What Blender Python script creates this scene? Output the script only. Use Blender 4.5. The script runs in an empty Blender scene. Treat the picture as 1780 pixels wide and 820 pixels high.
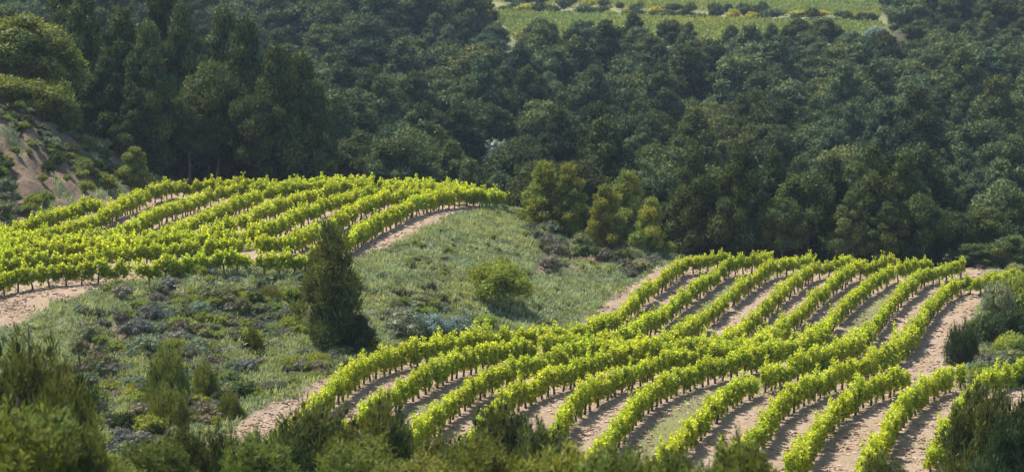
import bpy, math
import numpy as np

# ------------------------------------------------------------------ camera, sky, sun, exposure
SC = bpy.context.scene
COL = SC.collection
R = math.radians
F_PX, CX, CY, PITCH = 3600.0, 890.0, 410.0, R(5.0)
cam_d = bpy.data.cameras.new("camera"); cam = bpy.data.objects.new("camera", cam_d); COL.objects.link(cam)
cam_d.sensor_width = 36.0; cam_d.lens = F_PX / 1780.0 * 36.0
cam.location = (0, 0, 0); cam.rotation_euler = (R(90) - PITCH, 0, 0)
cam_d.clip_start = 0.5; cam_d.clip_end = 5000
cam_d.dof.use_dof = True; cam_d.dof.focus_distance = 112.0; cam_d.dof.aperture_fstop = 1.0
SC.camera = cam
SUN_EL, SUN_AZ = 60.0, -56.0                   # azimuth clockwise from +Y
world = bpy.data.worlds.new("World"); SC.world = world; world.use_nodes = True
wn = world.node_tree; wn.nodes.clear()
wo = wn.nodes.new("ShaderNodeOutputWorld"); wb = wn.nodes.new("ShaderNodeBackground"); ws = wn.nodes.new("ShaderNodeTexSky")
ws.sky_type = 'NISHITA'; ws.sun_disc = False; ws.sun_elevation = R(SUN_EL); ws.sun_rotation = R(SUN_AZ)
wb.inputs[1].default_value = 0.12
wn.links.new(ws.outputs[0], wb.inputs[0]); wn.links.new(wb.outputs[0], wo.inputs[0])
sd = bpy.data.lights.new("sun", 'SUN'); sd.energy = 5.0; sd.angle = R(0.5); sd.color = (1.0, 0.95, 0.86)
sun = bpy.data.objects.new("sun", sd); COL.objects.link(sun)
sun.rotation_euler = (R(90 - SUN_EL), 0, R(180 - SUN_AZ))
SC.view_settings.view_transform = 'Standard'; SC.view_settings.look = 'None'
SC.view_settings.exposure = 0.80; SC.view_settings.gamma = 1.0
SC.cycles.max_bounces = 8; SC.cycles.diffuse_bounces = 3; SC.cycles.transmission_bounces = 4
SC.cycles.volume_bounces = 0; SC.cycles.glossy_bounces = 1

# ------------------------------------------------------------------ maths helpers
CP, SP = math.cos(PITCH), math.sin(PITCH)
def ray(px, py):
    u = (np.asarray(px, float) - CX) / F_PX; v = (CY - np.asarray(py, float)) / F_PX
    return np.stack([u, CP + v * SP, -SP + v * CP], -1)
def P(px, py, D):
    d = ray(px, py); return d * (np.asarray(D, float) / d[..., 1])[..., None]
def project(p):
    p = np.asarray(p, float)
    dep = p[..., 1] * CP - p[..., 2] * SP; up = p[..., 1] * SP + p[..., 2] * CP
    return CX + F_PX * p[..., 0] / dep, CY - F_PX * up / dep, dep
def _h(ix, iy, s):
    n = (ix * 374761393 + iy * 668265263 + s * 1274126177) & 0xffffffff
    n = ((n ^ (n >> 13)) * 1103515245) & 0xffffffff
    return ((n ^ (n >> 16)) & 0xffff) / 65535.0
def vnoise(x, y, s=0):
    x = np.asarray(x, float); y = np.asarray(y, float)
    ix = np.floor(x).astype(np.int64); iy = np.floor(y).astype(np.int64)
    fx = x - ix; fy = y - iy; fx = fx * fx * (3 - 2 * fx); fy = fy * fy * (3 - 2 * fy)
    a = _h(ix, iy, s); b = _h(ix + 1, iy, s); c = _h(ix, iy + 1, s); d = _h(ix + 1, iy + 1, s)
    return (a * (1 - fx) + b * fx) * (1 - fy) + (c * (1 - fx) + d * fx) * fy
def fbm(x, y, s=0, o=4):
    r = 0; a = 0.5
    for k in range(o):
        r = r + a * vnoise(x, y, s + k); x = np.asarray(x) * 2.03 + 7.1; y = np.asarray(y) * 2.03 + 3.7; a *= 0.5
    return r                                    # 0..~0.94
def sstep(e0, e1, x):
    t = np.clip((x - e0) / (e1 - e0), 0, 1); return t * t * (3 - 2 * t)
def resample(pts, step):
    pts = np.asarray(pts, float); seg = np.linalg.norm(np.diff(pts[:, :2], axis=0), axis=1)
    s = np.concatenate([[0], np.cumsum(seg)]); n = max(2, int(s[-1] / step) + 1)
    t = np.linspace(0, s[-1], n); return np.stack([np.interp(t, s, pts[:, k]) for k in range(pts.shape[1])], -1)
def smooth(pts, it=2):
    pts = np.asarray(pts, float)
    for _ in range(it):
        q = [pts[0]]
        for a, b in zip(pts[:-1], pts[1:]): q += [a * .75 + b * .25, a * .25 + b * .75]
        q.append(pts[-1]); pts = np.array(q)
    return pts
def seg_dist(x, y, poly, closed=True):
    x = np.asarray(x, float); y = np.asarray(y, float); d = np.full(x.shape, 1e9)
    n = len(poly)
    for i in range(n if closed else n - 1):
        a = poly[i]; b = poly[(i + 1) % n]; ab = b - a; L = ab @ ab + 1e-9
        t = np.clip(((x - a[0]) * ab[0] + (y - a[1]) * ab[1]) / L, 0, 1)
        d = np.minimum(d, np.hypot(x - a[0] - t * ab[0], y - a[1] - t * ab[1]))
    return d
def inside(x, y, poly):
    x = np.asarray(x, float); y = np.asarray(y, float); c = np.zeros(x.shape, bool); n = len(poly)
    for i in range(n):
        x1, y1 = poly[i]; x2, y2 = poly[(i + 1) % n]
        if y1 == y2: continue
        c ^= ((y1 > y) != (y2 > y)) & (x < (x2 - x1) * (y - y1) / (y2 - y1) + x1)
    return c
def sdist(x, y, poly):                           # positive inside
    d = seg_dist(x, y, poly); return np.where(inside(x, y, poly), d, -d)

# ------------------------------------------------------------------ the lie of the land (world metres; D = distance along +Y)
TOE = [(300,805,79),(345,775,83),(420,722,88),(500,685,94),(575,654,100),(650,628,106),(740,612,112),(850,600,118),(950,590,122),
       (992,574,125),(1050,525,134),(1110,482,144),(1150,460,150),(1185,450,154)]
EDGE = [(-160,640,97),(0,574,108),(60,547,112),(120,517,116),(180,492,120),(300,466,124),(420,456,127),(540,455,129),(610,450,131),
        (680,425,138),(740,392,147),(800,368,158),(840,357,166),(890,353,171)]
LINES = [TOE, EDGE,
  [(1185,458,152),(1350,468,151),(1500,476,149),(1640,490,145),(1710,504,141),(1850,520,138),(2100,540,135)],      # crest of the lower block
  [(250,840,76),(500,830,78),(800,825,79),(1200,818,79),(1500,812,78.5),(1800,808,78),(2150,800,78)],
  [(560,757,86),(800,757,86.5),(1200,752,86.5),(1600,745,87),(1900,740,87),(2150,735,87)],
  [(620,698,94),(800,700,94),(1100,700,94.5),(1300,697,94.5),(1550,690,96),(1800,685,96),(2150,680,96)],
  [(720,655,101),(900,672,99.5),(1100,675,99.5),(1300,676,99.5),(1560,676,99.5),(1800,668,100),(2150,660,100)],
  [(800,624,112),(1000,634,111),(1300,636,111),(1500,640,110),(1700,645,108),(2100,640,107)],
  [(1046,601,122),(1200,606,122),(1400,612,121),(1560,615,120),(1750,615,119),(2100,610,118)],
  [(1080,560,130),(1250,562,131),(1450,565,130),(1620,570,129),(1800,570,128)],
  [(1120,505,141),(1300,508,142),(1480,512,141),(1640,520,139),(1800,530,137)],
  # upper field
  [(-150,580,106),(0,520,118),(100,494,121.5)],
  [(-200,500,126),(0,482,127),(150,470,128),(300,460,130),(450,452,132),(560,448,133)],
  [(-200,460,138),(0,452,137),(150,448,137),(300,440,138),(450,432,140),(600,420,143)],
  [(0,428,143),(150,425,144),(300,410,147),(450,400,149),(600,392,151),(690,388,150)],
  [(100,388,154),(300,372,160),(450,366,163),(600,362,163),(740,362,162)],
  [(185,352,168),(300,338,174),(450,334,177),(640,342,176),(760,350,173)],
  # left hill with bare earth
  [(-200,440,135),(0,408,145),(100,376,156),(180,350,168),(235,333,178)],
  [(-200,330,143),(0,325,152),(60,315,158),(130,305,168),(200,300,178)],
  [(-200,240,150),(0,248,158),(60,245,164),(130,250,172),(210,280,186)],
  [(-250,90,168),(-50,150,172),(60,200,176),(140,230,182)],
  # bank below the upper field (towards the camera)
  [(-150,760,84),(0,700,92),(120,620,101),(210,600,106),(330,540,114),(440,520,120),(540,520,122)],
  [(-150,860,76),(50,790,83),(180,740,88),(300,690,94),(400,640,102),(500,600,111),(560,575,117)],
  [(-150,960,66),(100,860,77),(230,790,82),(330,748,87),(420,695,93),(520,650,101)],
  [(620,560,113),(680,520,121),(760,470,131),(850,430,143),(930,410,154)],
  [(700,580,116),(780,545,122),(880,510,130),(960,480,140),(1020,455,149)],
  [(960,420,160),(1020,440,156),(1080,455,154)],
]
PTS = []
for ln in LINES:
    q = np.array([list(P(a, b, c)) for a, b, c in ln]); PTS.append(resample(q, 5.5))
RAW = [  # x, y, z far and out of frame
 (0,0,-1.8),(-30,0,-2),(30,0,-2),(-60,-10,-3),(60,-10,-3),(0,-60,0),(0,25,-5.6),(-25,25,-5.2),(25,25,-5.8),(0,45,-10.0),(-20,45,-9.9),(22,45,-10.2),(-45,45,-9),(45,45,-10),
 (0,60,-12.9),(-18,60,-12.8),(18,60,-13.0),(-40,62,-12.5),(40,62,-13.4),(-70,60,-8),(75,60,-13.5),
 (75,100,-16.5),(80,140,-17),(60,160,-19),(-75,110,-6),(-90,150,4),(-70,165,2),
 (14,158,-15.9),(22,158,-15.9),(30,157,-16),(35,152,-15.8),(30,170,-18.8),(10,174,-18.3),(45,168,-19),(62,175,-20),(20,185,-19.5),(45,190,-20.5),(-5,185,-17.2),(-20,192,-14.5),(-12,181,-12.3),(-24,184,-11.9),(-35,196,-13.0),(-52,196,-9.5),(-75,200,-1),(-110,200,10),
 (0,205,-18.5),(30,210,-19),(60,210,-19),(-40,215,-13),(-70,225,-6),(90,200,-16),
 (0,235,-16),(40,235,-16.5),(80,240,-15),(-45,245,-11),(-90,250,2),
 (0,275,-12),(60,275,-12.5),(-60,275,-8),(110,275,-8),(-120,280,8),
 (0,312,-8.3),(50,312,-8.5),(90,312,-8.3),(-60,312,-4.5),(150,312,-1),(-140,312,10),
 (0,342,-4.6),(50,342,-4.9),(90,342,-4.5),(-60,342,-1.5),(150,342,3),
 (-2,364,1.6),(30,364,1.6),(60,364,1.9),(88,364,2.2),(-40,364,1),(-80,364,3),(120,364,3.5),
 (0,385,3.8),(40,385,3.8),(85,385,4.2),(-70,390,4.5),(150,390,7),(-170,390,18),
 (0,440,7.2),(50,440,7.4),(95,440,7.8),(-100,440,10),(180,440,13),(-200,440,24),
 (0,520,14),(60,520,14.2),(120,520,15),(-100,520,17),(230,520,21),(-220,520,32),
 (0,600,20),(110,600,20.5),(-130,600,24),(270,600,27),
 (0,680,27),(150,680,28),(-150,680,32),(300,680,34),(-320,680,42),
 (0,800,38),(250,800,42),(-250,800,48),(0,1000,62),(350,1000,62),(-350,1000,66),(0,1400,70),(600,1400,70),(-600,1400,72),(500,800,50),(-500,800,60),(-150,40,0),(150,40,-6),(-250,-60,4),(250,-60,2),(220,200,0),(-260,220,30)]
CPT = np.concatenate(PTS + [np.array(RAW, float)])
def _warp(x, y):                                  # plan coordinates for the spline: log depth keeps far spacing sane
    Y = y + 70.0; return 100 * x / Y, 100 * np.log(Y / 70.0)
def _phi(r2): return 0.5 * r2 * np.log(r2 + 1e-6)
def _fit():
    u, v = _warp(CPT[:, 0], CPT[:, 1]); n = len(u)
    K = _phi((u[:, None] - u) ** 2 + (v[:, None] - v) ** 2) + np.eye(n) * 6.0
    Q = np.stack([np.ones(n), u, v], -1); A = np.zeros((n + 3, n + 3)); A[:n, :n] = K; A[:n, n:] = Q; A[n:, :n] = Q.T
    return np.linalg.solve(A, np.concatenate([CPT[:, 2], np.zeros(3)])), u, v
_W, _U, _V = _fit()
def hgt0(x, y):
    x = np.asarray(x, float); y = np.asarray(y, float); sh = x.shape; x = x.ravel(); y = y.ravel(); out = np.empty(x.shape)
    for i in range(0, len(x), 20000):
        u, v = _warp(x[i:i+20000], y[i:i+20000]); k = _phi((u[:, None] - _U) ** 2 + (v[:, None] - _V) ** 2)
        out[i:i+20000] = k @ _W[:-3] + _W[-3] + _W[-2] * u + _W[-1] * v
    return out.reshape(sh)
def hit(px, py, lift=0.0, y0=72, y1=700):
    """where the view ray through a traced photo point meets the land raised by lift"""
    px = np.atleast_1d(np.asarray(px, float)); py = np.atleast_1d(np.asarray(py, float)); d = ray(px, py)
    ys = np.concatenate([np.arange(y0, 260, .8), np.arange(260, y1, 4)]); out = np.zeros((len(px), 3))
    for i in range(len(px)):
        p = d[i] * (ys / d[i, 1])[:, None]; g = hgt0(p[:, 0], p[:, 1]) + lift - p[:, 2]
        j = np.argmax(g > 0) if (g > 0).any() else len(ys) - 1
        if j > 0:
            t = g[j-1] / (g[j-1] - g[j] + 1e-9); t = min(max(t, 0), 1); q = p[j-1] * (1 - t) + p[j] * t
        else: q = p[0]
        out[i] = q
    out[:, 2] -= lift
    return out

# ------------------------------------------------------------------ vine rows, traced along their canopies
LOWER = [
 [(458,785),(490,753),(534,712),(578,674),(610,648),(639,627),(725,603),(804,592),(900,588),(985,585),(1046,566),(1095,528),(1140,488),(1185,455)],
 [(560,790),(590,752),(627,717),(686,678),(749,643),(804,619),(880,606),(980,598),(1060,592),(1110,573),(1160,535),(1215,492),(1262,458)],
 [(680,805),(717,757),(757,717),(804,678),(843,654),(922,629),(1000,610),(1090,602),(1145,596),(1190,577),(1232,540),(1285,497),(1335,462)],
 [(790,800),(830,740),(871,698),(922,666),(973,646),(1040,625),(1120,611),(1190,606),(1235,600),(1278,574),(1318,540),(1362,500),(1410,465)],
 [(930,810),(957,757),(981,717),(1008,686),(1060,655),(1118,634),(1190,616),(1260,610),(1300,603),(1341,582),(1385,545),(1425,505),(1478,467)],
 [(1020,805),(1049,761),(1098,708),(1146,664),(1220,637),(1293,620),(1345,611),(1390,601),(1422,580),(1450,545),(1485,508),(1545,470)],
 [(1135,815),(1161,781),(1210,727),(1263,678),(1332,646),(1390,627),(1430,616),(1470,604),(1500,582),(1530,548),(1560,510),(1605,474)],
 [(1250,815),(1288,771),(1332,732),(1361,690),(1415,659),(1478,637),(1520,622),(1550,608),(1578,588),(1602,552),(1625,516),(1672,482),(1700,490)],
 [(1372,815),(1380,800),(1415,747),(1459,698),(1512,666),(1568,647)],
 [(1498,805),(1546,732),(1585,683),(1634,652),(1672,640)],
 [(1625,775),(1654,722),(1698,664),(1751,640),(1800,625)],
]
UPPER = [
 [(-60,425),(0,402),(61,386),(119,366),(168,354)],
 [(-60,432),(0,412),(60,408),(109,401),(153,388),(191,369),(218,352),(255,336),(300,324)],
 [(-60,440),(0,419),(100,413),(184,408),(232,394),(259,379),(297,362),(341,346),(375,336),(430,325)],
 [(-60,448),(0,427),(150,418),(230,415),(273,409),(307,397),(351,378),(403,357),(444,339),(500,326)],
 [(-60,458),(0,436),(100,426),(250,417),(320,414),(358,407),(392,394),(437,375),(485,356),(546,337),(590,327)],
 [(-60,470),(0,446),(100,435),(250,424),(370,416),(440,407),(478,394),(512,376),(563,356),(628,336),(680,328)],
 [(-60,485),(0,460),(150,445),(300,434),(440,426),(500,420),(535,405),(576,385),(632,358),(680,342),(760,332)],
 [(-60,508),(0,482),(100,468),(200,462),(300,456),(420,448),(520,443),(575,434),(602,418),(640,393),(689,369),(734,348),(787,338),(868,341)],
]
def row_plan(tr):
    q = hit([a for a, b in tr], [b for a, b in tr], 1.0, y0=70); return smooth(q[:, :2], 2)
LROW = [row_plan(t) for t in LOWER]; UROW = [row_plan(t) for t in UPPER]

def carry(q, dx, dy, n):
    return np.concatenate([q, q[-1] + np.array([[dx * t, dy * t] for t in np.linspace(1 / n, 1, n)])])
LROW = [carry(q, 3.4, 3.6, 5) if i < 8 else q for i, q in enumerate(LROW)]
UROW = [UROW[0]] + [carry(q, 13 if i < 6 else 5, 3.0 if i < 6 else 2.0, 8) for i, q in enumerate(UROW[1:7])] + [UROW[7]]
UROW = [q[q[:, 0] < -1.2] for q in UROW]
def poly_px(l): q = np.array([P(a, b, c) for a, b, c in l]); return q[:, :2]
_toe = poly_px(TOE); _edge = poly_px(EDGE)
LP = np.concatenate([_toe[:-1], np.array([[13.8,160],[20,160],[30,159],[36,155]]), hit([1690,1655,1640,1600],[515,585,640,672])[:, :2] + [[1.0,0],[.5,0],[1.2,0],[2,0]],
                     np.array([[25,97],[21,86],[19,74],[10,72],[-8,72],[-14,76]])])
UP = np.concatenate([_edge, np.array([[-1,178],[-10,183],[-20,184],[-27,181]]), hit([205,178,100,0,-150],[338,350,375,404,435])[:, :2]])
def wob(x, y, s): return (fbm(x * .5, y * .5, s, 3) - .47)
def lower_sd(x, y): return sdist(x, y, LP)
def upper_sd(x, y): return sdist(x, y, UP)
FP = np.array([[-1,361],[30,360],[66,361],[69,378],[73,405],[79,440],[92,520],[105,600],[108,620],[-34,620],[-27,520],[-4,440],[-2,400]], float)      # far field
def hgt(x, y, sl=None, su=None):
    x = np.asarray(x, float); y = np.asarray(y, float); z = hgt0(x, y)
    near = (y > 60) & (y < 215)
    if sl is None: sl = lower_sd(x, y)
    if su is None: su = upper_sd(x, y)
    soil = np.maximum(sstep(-.4, .6, sl), sstep(-.4, .6, su))
    rough = (fbm(x * .55, y * .4, 11, 4) - .47) * (.9 + .7 * sstep(-10, -14, x)) + (fbm(x * 1.5 + y * .5, y * 1.1, 21, 2) - .37) * .42
    gully = np.abs(fbm((x + y * .35) * .55, y * .16, 31, 3) - .45) * 3.0
    cliff = sstep(-33, -39, x + (y - 160) * .0) * sstep(140, 150, y) * sstep(190, 178, y) * (1 - soil)
    clod = (fbm(x * 1.4, y * 1.4, 41, 3) - .43) * .10
    return z + np.where(y < 230, (1 - soil) * rough * sstep(215, 190, y) * (1 + cliff) - cliff * gully * .8 + soil * clod, 0)

# ------------------------------------------------------------------ materials
def mat(name, build, rough=.85, spec=.2):
    m = bpy.data.materials.new(name); m.use_nodes = True; nt = m.node_tree; nt.nodes.clear()
    out = nt.nodes.new("ShaderNodeOutputMaterial"); bs = nt.nodes.new("ShaderNodeBsdfPrincipled")
    bs.inputs["Roughness"].default_value = rough; bs.inputs["Specular IOR Level"].default_value = spec
    nt.links.new(bs.outputs[0], out.inputs[0]); build(nt, bs, out); return m
def N(nt, t, **k):
    n = nt.nodes.new(t)
    for a, b in k.items(): setattr(n, a, b)
    return n
def mixc(nt, f, a, b, mode='MIX'):
    n = N(nt, "ShaderNodeMix", data_type='RGBA', blend_type=mode)
    for s, v in ((0, f), (6, a), (7, b)):
        if isinstance(v, (tuple, list)): n.inputs[s].default_value = (*v[:3], 1)
        elif isinstance(v, (int, float)): n.inputs[s].default_value = v
        else: nt.links.new(v, n.inputs[s])
    return n.outputs[2]
def noise(nt, sc, det=4, vec=None, rough=.55):
    n = N(nt, "ShaderNodeTexNoise"); n.inputs["Scale"].default_value = sc; n.inputs["Detail"].default_value = det; n.inputs["Roughness"].default_value = rough
    if vec is None:
        g = N(nt, "ShaderNodeNewGeometry"); vec = g.outputs["Position"]
    nt.links.new(vec, n.inputs["Vector"]); return n.outputs["Fac"]
def ramp(nt, f, a, b, lo=0., hi=1.):
    n = N(nt, "ShaderNodeMapRange"); n.inputs[1].default_value = a; n.inputs[2].default_value = b; n.inputs[3].default_value = lo; n.inputs[4].default_value = hi
    nt.links.new(f, n.inputs[0]); return n.outputs[0]
def attr(nt, nm): a = N(nt, "ShaderNodeAttribute"); a.attribute_name = nm; return a.outputs["Fac"]
def foliage(name, dark, light, transl=.25, tcol=None, spec=.25, rough=.6, obj_var=.35, nsc=.35, hv=1.0):
    def b(nt, bs, out):
        tone = attr(nt, "tone")
        oi = N(nt, "ShaderNodeObjectInfo").outputs["Random"]
        c = mixc(nt, tone, dark, light)
        tr = attr(nt, "tree")
        s = N(nt, "ShaderNodeMath", operation='ADD'); nt.links.new(oi, s.inputs[0]); nt.links.new(tr, s.inputs[1])
        fr = N(nt, "ShaderNodeMath", operation='FRACT'); nt.links.new(s.outputs[0], fr.inputs[0])
        v = ramp(nt, fr.outputs[0], 0, 1, 1 - obj_var, 1 + obj_var)
        c = mixc(nt, 1.0, c, v, 'MULTIPLY')
        n = noise(nt, nsc, 2); c2 = mixc(nt, 1.0, c, (1 + .18 * hv, 1 + .03 * hv, 1 - .25 * hv), 'MULTIPLY'); c3 = mixc(nt, 1.0, c, (1 - .16 * hv, 1 - .02 * hv, 1 + .15 * hv), 'MULTIPLY')
        c = mixc(nt, ramp(nt, n, .35, .65), c2, c3)
        nt.links.new(c, bs.inputs["Base Color"])
        if transl > 0:
            t = N(nt, "ShaderNodeBsdfTranslucent"); ct = mixc(nt, 1.0, c, tcol or (1.3, 1.3, .5), 'MULTIPLY'); nt.links.new(ct, t.inputs[0])
            mx = N(nt, "ShaderNodeMixShader"); mx.inputs[0].default_value = transl
            nt.links.new(bs.outputs[0], mx.inputs[1]); nt.links.new(t.outputs[0], mx.inputs[2]); nt.links.new(mx.outputs[0], out.inputs[0])
    return mat(name, b, rough, spec)
M = {}
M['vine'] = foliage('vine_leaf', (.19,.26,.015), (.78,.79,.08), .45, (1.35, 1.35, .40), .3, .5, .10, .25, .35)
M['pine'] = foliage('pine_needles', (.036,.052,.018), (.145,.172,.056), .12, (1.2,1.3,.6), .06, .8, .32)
M['pine_sunlit'] = foliage('painted_sunlit_pine_needles', (.075,.10,.020), (.28,.295,.065), .25, (1.3,1.3,.5), .2, .7, .2)  # lit copy of the pine needles: sunlight painted in as lighter, warmer colour
M['olive_pine'] = foliage('brightened_olive_pine_needles', (.095,.125,.024), (.36,.37,.085), .28, (1.3,1.3,.5), .15, .7, .15)  # olive needles with colour brightened to make up for backlit shade
M['pine_mid'] = foliage('mid_pine_needles', (.045,.062,.018), (.19,.21,.058), .18, (1.3,1.3,.5), .1, .7, .2)
M['pine_far'] = foliage('far_pine_needles', (.034,.052,.024), (.16,.185,.075), .12, (1.2,1.3,.6), .04, .9, .42, .06)
M['silver'] = foliage('silver_leaf', (.13,.165,.115), (.33,.37,.27), .15, (1.1,1.15,.9), .3, .6, .15)
M['scrub'] = foliage('scrub_leaf', (.11,.13,.065), (.27,.29,.16), .15, (1.2,1.2,.7), .15, .8, .35, .4)
M['heather'] = foliage('dry_scrub_twigs', (.13,.12,.09), (.27,.25,.19), .08, (1.1,1.1,.9), .1, .8, .3, .4)
M['grass'] = foliage('grass_blades', (.15,.18,.075), (.47,.49,.28), .25, (1.2,1.25,.6), .05, .9, .1, .18, .45)
M['broom'] = foliage('yellow_broom', (.20,.22,.03), (.55,.48,.04), .2, (1.2,1.2,.5), .2, .7, .1)
M['shrub'] = foliage('green_shrub_leaf', (.11,.145,.022), (.36,.39,.070), .28, (1.3,1.3,.5), .2, .7, .22)
M['farvine'] = foliage('far_vine_leaf', (.14,.175,.045), (.25,.28,.095), .3, (1.3,1.3,.5), .2, .7, .1, .03)
def bark(nt, bs, out):
    c = mixc(nt, noise(nt, 9, 4), (.045,.033,.026), (.13,.10,.08)); nt.links.new(c, bs.inputs["Base Color"])
M['bark'] = mat('bark', bark)
def pbark(nt, bs, out):
    c = mixc(nt, noise(nt, 5, 4), (.10,.08,.065), (.24,.20,.17)); nt.links.new(c, bs.inputs["Base Color"])
M['pbark'] = mat('pine_bark', pbark)
def landm(nt, bs, out):
    soil, grs, bare, far, gra = (attr(nt, k) for k in ("soil", "alley_grass", "bare", "far_field", "track"))
    flo = attr(nt, "wood_floor")
    n1, n2, n3, n4 = noise(nt, .35, 5), noise(nt, 2.6, 6, rough=.65), noise(nt, 9, 5, rough=.7), noise(nt, .09, 3)
    sc = mixc(nt, ramp(nt, n2, .35, .65), (.32,.22,.135), (.47,.35,.235))
    sc = mixc(nt, ramp(nt, n1, .35, .7), sc, mixc(nt, n3, (.33,.225,.15), (.50,.38,.28)))
    sc = mixc(nt, ramp(nt, n3, .56, .74), sc, (.15,.105,.075))
    sc = mixc(nt, gra, sc, mixc(nt, ramp(nt, n3, .4, .6), (.36,.27,.19), (.52,.41,.31)))
    sc = mixc(nt, ramp(nt, noise(nt, 5, 4, rough=.75), .56, .66), sc, (.19,.135,.09))
    sc = mixc(nt, ramp(nt, n3, .20, .40, .6, 0.), sc, (.52,.42,.32))
    gc = mixc(nt, ramp(nt, n1, .3, .7), (.16,.18,.095), (.28,.30,.17))
    gc = mixc(nt, ramp(nt, n2, .4, .7), gc, (.085,.10,.06))
    gc = mixc(nt, ramp(nt, n4, .42, .6), gc, mixc(nt, n3, (.12,.145,.09), (.19,.21,.13)))
    bc = mixc(nt, ramp(nt, n2, .35, .7), (.16,.115,.08), (.30,.225,.155))
    c = mixc(nt, bare, gc, bc)
    ag = mixc(nt, n3, (.13,.16,.05), (.25,.27,.11)); sg = mixc(nt, grs, sc, ag)
    c = mixc(nt, soil, c, sg)
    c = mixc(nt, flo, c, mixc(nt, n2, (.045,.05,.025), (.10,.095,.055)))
    fc = mixc(nt, ramp(nt, noise(nt, .6, 4), .35, .65), (.17,.18,.08), (.27,.26,.14)); c = mixc(nt, far, c, fc)
    nt.links.new(c, bs.inputs["Base Color"])
    bp = N(nt, "ShaderNodeBump"); bp.inputs["Strength"].default_value = .9; bp.inputs["Distance"].default_value = .2
    ad = N(nt, "ShaderNodeMath", operation='ADD'); nt.links.new(n2, ad.inputs[0]); nt.links.new(n3, ad.inputs[1]); nt.links.new(ad.outputs[0], bp.inputs["Height"])
    nt.links.new(bp.outputs[0], bs.inputs["Normal"])
M['land'] = mat('land', landm, .95, .05)

# ------------------------------------------------------------------ mesh building
class MB:
    def __init__(s): s.v = []; s.f = []; s.m = []; s.t = []; s.g = []; s.n = 0
    def add(s, v, f, mi=0, tone=.5, tree=0.):
        v = np.asarray(v, float).reshape(-1, 3); f = np.asarray(f, np.int64).reshape(-1, 4)
        s.v.append(v); s.f.append(f + s.n); s.m.append(np.full(len(f), mi, np.int32))
        s.t.append(np.broadcast_to(np.asarray(tone, float), (len(v),)).copy()); s.g.append(np.full(len(v), tree)); s.n += len(v)
    def arrays(s): return (np.concatenate(s.v), np.concatenate(s.f), np.concatenate(s.m), np.concatenate(s.t))
    def build(s, name, mats, parent=None, smooth=False, extra=None):
        o = bpy.data.objects.new(name, make_mesh(name, np.concatenate(s.v), np.concatenate(s.f), np.concatenate(s.m), np.concatenate(s.t), np.concatenate(s.g), mats, smooth))
        COL.objects.link(o); o.parent = parent; return o
def make_mesh(name, V, Fq, MI, T, G, mats, smooth=False):
    me = bpy.data.meshes.new(name); me.vertices.add(len(V)); me.vertices.foreach_set("co", V.astype(np.float32).ravel())
    me.loops.add(len(Fq) * 4); me.loops.foreach_set("vertex_index", Fq.astype(np.int32).ravel())
    me.polygons.add(len(Fq)); me.polygons.foreach_set("loop_start", np.arange(0, len(Fq) * 4, 4, dtype=np.int32))
    me.polygons.foreach_set("material_index", MI.astype(np.int32))
    me.polygons.foreach_set("use_smooth", np.full(len(Fq), smooth, bool))
    for m in mats: me.materials.append(m)
    a = me.attributes.new("tone", 'FLOAT', 'POINT'); a.data.foreach_set("value", T.astype(np.float32))
    a = me.attributes.new("tree", 'FLOAT', 'POINT'); a.data.foreach_set("value", G.astype(np.float32))
    me.update(calc_edges=True); return me
def unit(v): return v / (np.linalg.norm(v, axis=-1, keepdims=True) + 1e-9)
def cards(mb, c, axis, L, W, rng, mi=0, tone=None, up=None):
    """pointed leaf shaped faces: start c, along axis"""
    n = len(c); axis = unit(axis); r = unit(rng.normal(size=(n, 3))) if up is None else up
    b = unit(np.cross(axis, r)); L = np.broadcast_to(L, (n,))[:, None]; W = np.broadcast_to(W, (n,))[:, None]
    nn = np.cross(axis, b)
    v = np.stack([c, c + axis * L * .5 + b * W + nn * W * .3, c + axis * L, c + axis * L * .5 - b * W + nn * W * .3], 1)
    f = np.arange(n * 4).reshape(n, 4)
    t = rng.random(n) if tone is None else tone
    mb.add(v.reshape(-1, 3), f, mi, np.repeat(t, 4))
def tube(mb, pts, rad, mi=0, ns=6, tone=.5):
    pts = np.asarray(pts, float); n = len(pts); rad = np.broadcast_to(rad, (n,))
    d = unit(np.gradient(pts, axis=0)); ref = np.array([.3, .9, .1]); a = unit(np.cross(d, ref)); b = np.cross(d, a)
    th = np.arange(ns) * 2 * math.pi / ns
    v = pts[:, None] + rad[:, None, None] * (a[:, None] * np.cos(th)[None, :, None] + b[:, None] * np.sin(th)[None, :, None])
    i = np.arange(n - 1)[:, None] * ns; k = np.arange(ns)[None]; k2 = (k + 1) % ns
    mb.add(v.reshape(-1, 3), np.stack([i + k, i + k2, i + ns + k2, i + ns + k], -1).reshape(-1, 4), mi, tone)
    mb.add(v[-1][[0, 1, 2, 3]] if ns >= 4 else v[-1], [[0, 1, 2, 3]], mi, tone)
def _cubesphere(k):
    vs, fs, idx = [], [], {}
    def vid(p):
        q = tuple(np.round(p, 5))
        if q not in idx: idx[q] = len(vs); vs.append(np.array(p) / np.linalg.norm(p))
        return idx[q]
    g = np.linspace(-1, 1, k + 1)
    for ax in range(3):
        for s in (-1, 1):
            for i in range(k):
                for j in range(k):
                    q = []
                    for a, b in ((g[i], g[j]), (g[i+1], g[j]), (g[i+1], g[j+1]), (g[i], g[j+1])):
                        p = [0, 0, 0]; p[ax] = s; p[(ax+1) % 3] = a; p[(ax+2) % 3] = b; q.append(vid(p))
                    fs.append(q if s > 0 else q[::-1])
    return np.array(vs), np.array(fs)
CS2 = _cubesphere(2); CS3 = _cubesphere(3)
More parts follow.
